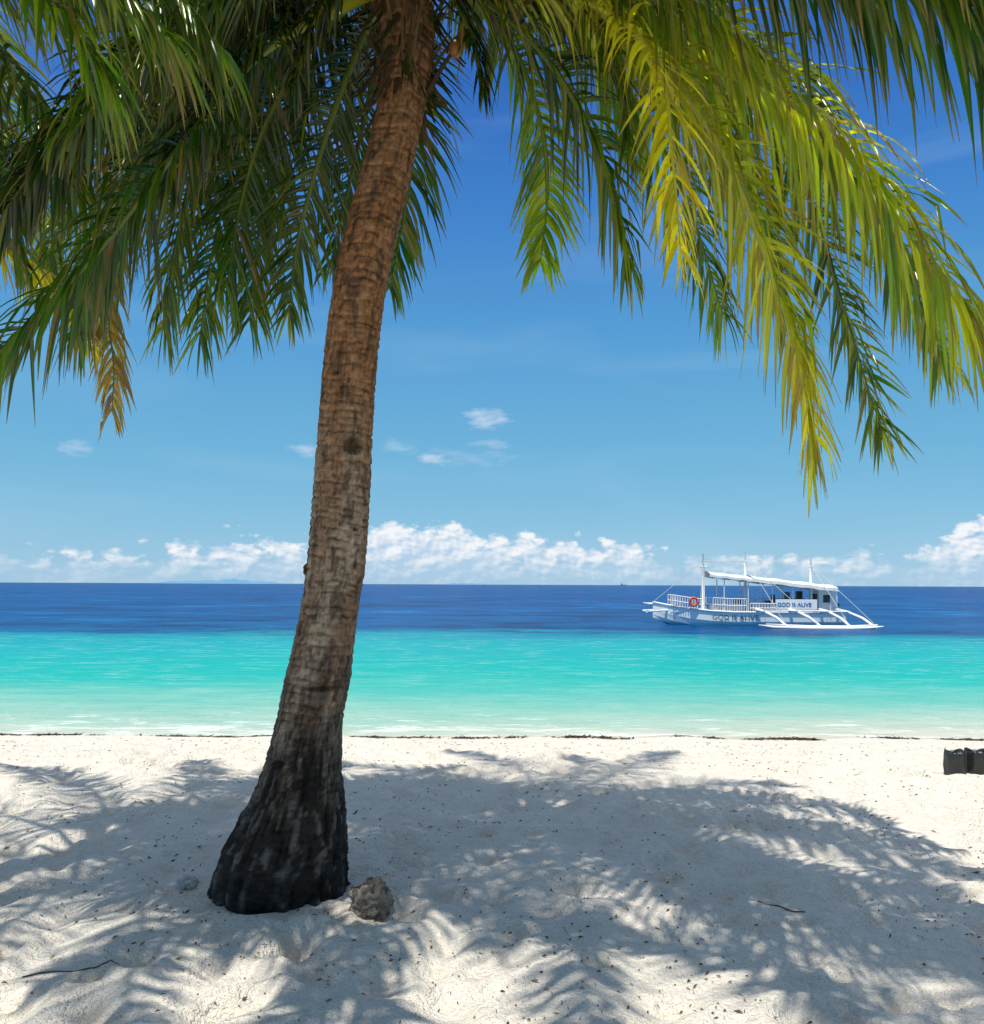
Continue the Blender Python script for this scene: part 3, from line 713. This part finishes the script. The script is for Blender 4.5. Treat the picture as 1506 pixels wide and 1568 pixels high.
p.done("railings", white, boat)
p = Part()
p.box((2.15,-1.10,1.18),(2.2,.05,.56)); p.box((3.95,0,1.35),(1.0,1.5,1.1)); p.box((3.95,0,1.93),(1.15,1.65,.06))
p.box((-1.4,0,.95),(1.5,1.2,.45)); p.box((.7,.2,.95),(1.4,1.2,.4)); p.box((4.8,0,.80),(.4,1.5,.08))
p.done("wheelhouse", white, boat)
p = Part()
p.box((3.9,-.755,1.5),(.42,.03,.42)); p.box((3.44,0,1.55),(.03,1.0,.45)); p.box((4.55,-.3,1.0),(.2,.35,.5))
p.box((1.8,.2,1.35),(.5,.8,.12)); p.box((2.02,.2,1.6),(.08,.8,.5)); p.box((1.1,.4,1.3),(.4,.6,.12)); p.box((1.3,.4,1.5),(.08,.6,.4)); p.box((-.7,.3,1.25),(.35,.4,.35)); p.box((2.8,.6,1.5),(.3,.3,.8))
p.done("cabin_fittings", grey, boat)
p = Part(); rg = [( -3.35+.22*math.cos(a), -.98, 1.30+.22*math.sin(a)) for a in [2*math.pi*i/20 for i in range(21)]]
p.tube(rg, .06, 8)
p.done("life_ring", orange, boat, True)
def text(s_, loc, size, mat, name, sp=1.0):
    cu = D.curves.new(name, 'FONT'); cu.body = s_; cu.size = size; cu.extrude = .006; cu.offset = .004; cu.space_character = sp
    cu.materials.append(mat); o = D.objects.new(name, cu); link(o, boat)
    o.location = loc; o.rotation_euler = (math.radians(90), 0, 0)
text("GOD IS ALIVE", (-2.35,-1.09,.32), .38, teal, "hull_name", 1.08)
text("GOD IS ALIVE", (1.12,-1.135,1.07), .30, bluel, "banner_name")
text("xoxo", (-4.6,-.80,.62), .2, bluel, "bow_mark")

sh_ = empty("cargo_ship", ((955-753)*6000/F, 6000, WATER_Z))
p = Part(); p.v = [(-22,-4,0),(20,-4,0),(27,0,5),(-24,-4,4),(-22,4,0),(20,4,0),(-24,4,4),(22,-4,4),(22,4,4)]
p.f = [(0,1,7,3),(4,6,8,5),(1,2,7),(5,8,2),(0,3,6,4),(3,7,2,8,6)]
p.box((-15,0,8),(9,7,8)); p.box((-15,0,13.5),(4,4,3)); p.tube([(8,0,4),(8,0,11)], .5)
p.done("hull_and_bridge", paint("ship_haze_grey", (.10,.16,.24), .8), sh_)

# ------------------------------------------------------------------ black planter bags on the right
bagm, nt, out = nodes("black_plastic")
tc = N(nt, 'ShaderNodeTexCoord'); n = noise_tex(nt, mapping(nt, tc.outputs['Object'], (1,1,.4)), 22, 5, .6)
principled(nt, out, **{'Base Color': mixc(nt, n, (.012,.012,.013), (.03,.03,.03)), 'Roughness': .33, 'Normal': bump(nt, n, .6, .02)})
soil = paint("potting_soil", (.06, .045, .03), .95, .4, 30)
for i, (x, y, r, hh) in enumerate([(4.32,7.60,.092,.245),(4.53,7.63,.095,.25),(4.73,7.58,.095,.25)]):
    gz = min(ground_z(x+dx_, y+dy_) for dx_ in (-.08, 0, .08) for dy_ in (-.08, 0, .08))
    e = empty("black_planter_bag" + ("" if i == 0 else ".%03d" % i), (x, y, gz))
    V = []; Fc = []; K = 32; rows = 14
    for j in range(rows+1):
        t = j/rows
        for k in range(K):
            a = 2*math.pi*k/K
            R_ = r*(.93+.09*math.sin(math.pi*t))*(1+.045*math.sin(a*9+i+t*2)*(.4+t)+.10*noise.noise(Vector((math.cos(a)*2, math.sin(a)*2, t*3+i*4))))
            V.append((R_*math.cos(a), R_*math.sin(a), -.02+t*(hh+.02)+(.014*math.sin(a*3+i) if j == rows else 0)))
    for k in range(K): 
        a = 2*math.pi*k/K; V.append((r*.86*math.cos(a), r*.86*math.sin(a), hh-.01))
    for k in range(K):
        a = 2*math.pi*k/K; V.append((r*.84*math.cos(a), r*.84*math.sin(a), hh-.05))
    for j in range(rows+2):
        for k in range(K):
            a = j*K+k; b = j*K+(k+1) % K; Fc.append((a, b, b+K, a+K))
    mesh_obj("bag", V, Fc, bagm, e, smooth=True)
    mesh_obj("soil", [(r*.9*math.cos(2*math.pi*k/24), r*.9*math.sin(2*math.pi*k/24), hh-.045) for k in range(24)], [tuple(range(24))], soil, e)

# ------------------------------------------------------------------ rocks, twigs, litter
rockm, nt, out = nodes("coral_rock")
tc = N(nt, 'ShaderNodeTexCoord'); a_ = noise_tex(nt, tc.outputs['Object'], 16, 6, .7)
principled(nt, out, **{'Base Color': ramp(nt, a_, [(.35,(.06,.05,.04)),(.5,(.22,.18,.14)),(.65,(.34,.29,.23))]), 'Roughness': .95, 'Normal': bump(nt, a_, 1.0, .03)})
def rock(name, x, y, r, sq, seed, mat=rockm):
    bm = bmesh.new(); bmesh.ops.create_icosphere(bm, subdivisions=5, radius=r)
    for v in bm.verts:
        n_ = v.co.normalized()
        v.co *= 1+.42*noise.noise(n_*1.6+Vector((seed,0,0)))+.26*noise.noise(n_*3.6+Vector((seed,0,0)))+.12*noise.noise(n_*9)
        v.co.z *= sq
    me = D.meshes.new(name); bm.to_mesh(me); bm.free(); me.materials.append(mat)
    me.polygons.foreach_set("use_smooth", [True]*len(me.polygons))
    o = link(D.objects.new(name, me)); o.location = (x, y, ground_z(x, y)+r*sq*.35); return o
rock("beach_rock", -.63, 4.25, .105, .95, 3.3)
rock("beach_rock.001", -1.72, 4.62, .055, .7, 1.3, paint("pale_coral", (.6,.56,.5), .9, .2, 20))
def twig(name, x0, y0, x1, y1, r):
    p = Part(); n = 14
    path = []
    for i in range(n+1):
        t = i/n; x = x0+(x1-x0)*t; y = y0+(y1-y0)*t+.012*math.sin(t*7)
        path.append((x, y, ground_z(x, y)+r*.1))
    p.tube(path, [r*(1-.6*i/n) for i in range(n+1)], 7)
    p.done(name, paint("dry_wood", (.12,.085,.06), .9, .3, 20), None, True)
twig("driftwood_twig", 1.40, 4.28, 1.62, 4.20, .007)
twig("driftwood_twig.001", -2.0, 3.49, -1.60, 3.58, .006)
V = []; Fc = []; C = []
rr = random.Random(21)
def chip(x, y, s_, col, z=None, hk=1.0):
    zz = ground_z(x, y) if z is None else z
    a = rr.uniform(0, 6.28); l = s_*rr.uniform(.6, 2.2); w_ = s_*rr.uniform(.15, .5); b0 = len(V)
    ca, sa = math.cos(a), math.sin(a); t1 = rr.uniform(0, .5)*l
    for (u, v_, hz) in ((-l,0,.002),(0,-w_,.004),(l,0,.004+t1),(0,w_,.012*hk)):
        V.append((x+u*ca-v_*sa, y+u*sa+v_*ca, zz+hz)); C.append(col)
    Fc.append((b0, b0+1, b0+2, b0+3))
for i in range(3400):
    y = 2.8+7.5*rr.random()**1.2; x = rr.uniform(-.68, .68)*y
    if noise.noise(Vector((x*.9, y*.9, 5))) < rr.uniform(-.5, .25): continue
    chip(x, y, rr.uniform(.003, .010)*(1+y*.06), rr.choice([(.10,.065,.04),(.05,.035,.025),(.16,.11,.07),(.22,.16,.1)]))
m, nt, out = nodes("dry_litter"); at = N(nt, 'ShaderNodeAttribute'); at.attribute_name = "Col"
principled(nt, out, **{'Base Color': at.outputs['Color'], 'Roughness': .9})
mesh_obj("beach_litter", V, Fc, m, cols=C)
V = []; Fc = []; C = []
def wl(x):
    lo, hi = 9.0, 13.5
    for _ in range(18):
        md = (lo+hi)/2
        if ground_z(x, md, False) > WATER_Z: lo = md
        else: hi = md
    return lo
for i in range(5200):
    x = rr.uniform(-9, 9); k = noise.noise(Vector((x*1.1, 2, 0)))+.7*noise.noise(Vector((x*4, 2, 0)))
    if rr.random() > .32+1.6*k: continue
    y = wl(x)-.50+rr.gauss(0, .09)+.45*noise.noise(Vector((x*.45, 9, 0)))+.15*noise.noise(Vector((x*2, 9, 0)))
    chip(x, y, rr.uniform(.01, .04)*(1+max(0, k)), rr.choice([(.035,.03,.018),(.05,.035,.02),(.09,.07,.04)]), hk=1+2*max(0, k))
mesh_obj("seaweed_wrack", V, Fc, m, cols=C)
print("WATERLINE", wl(-5), wl(0), wl(5))
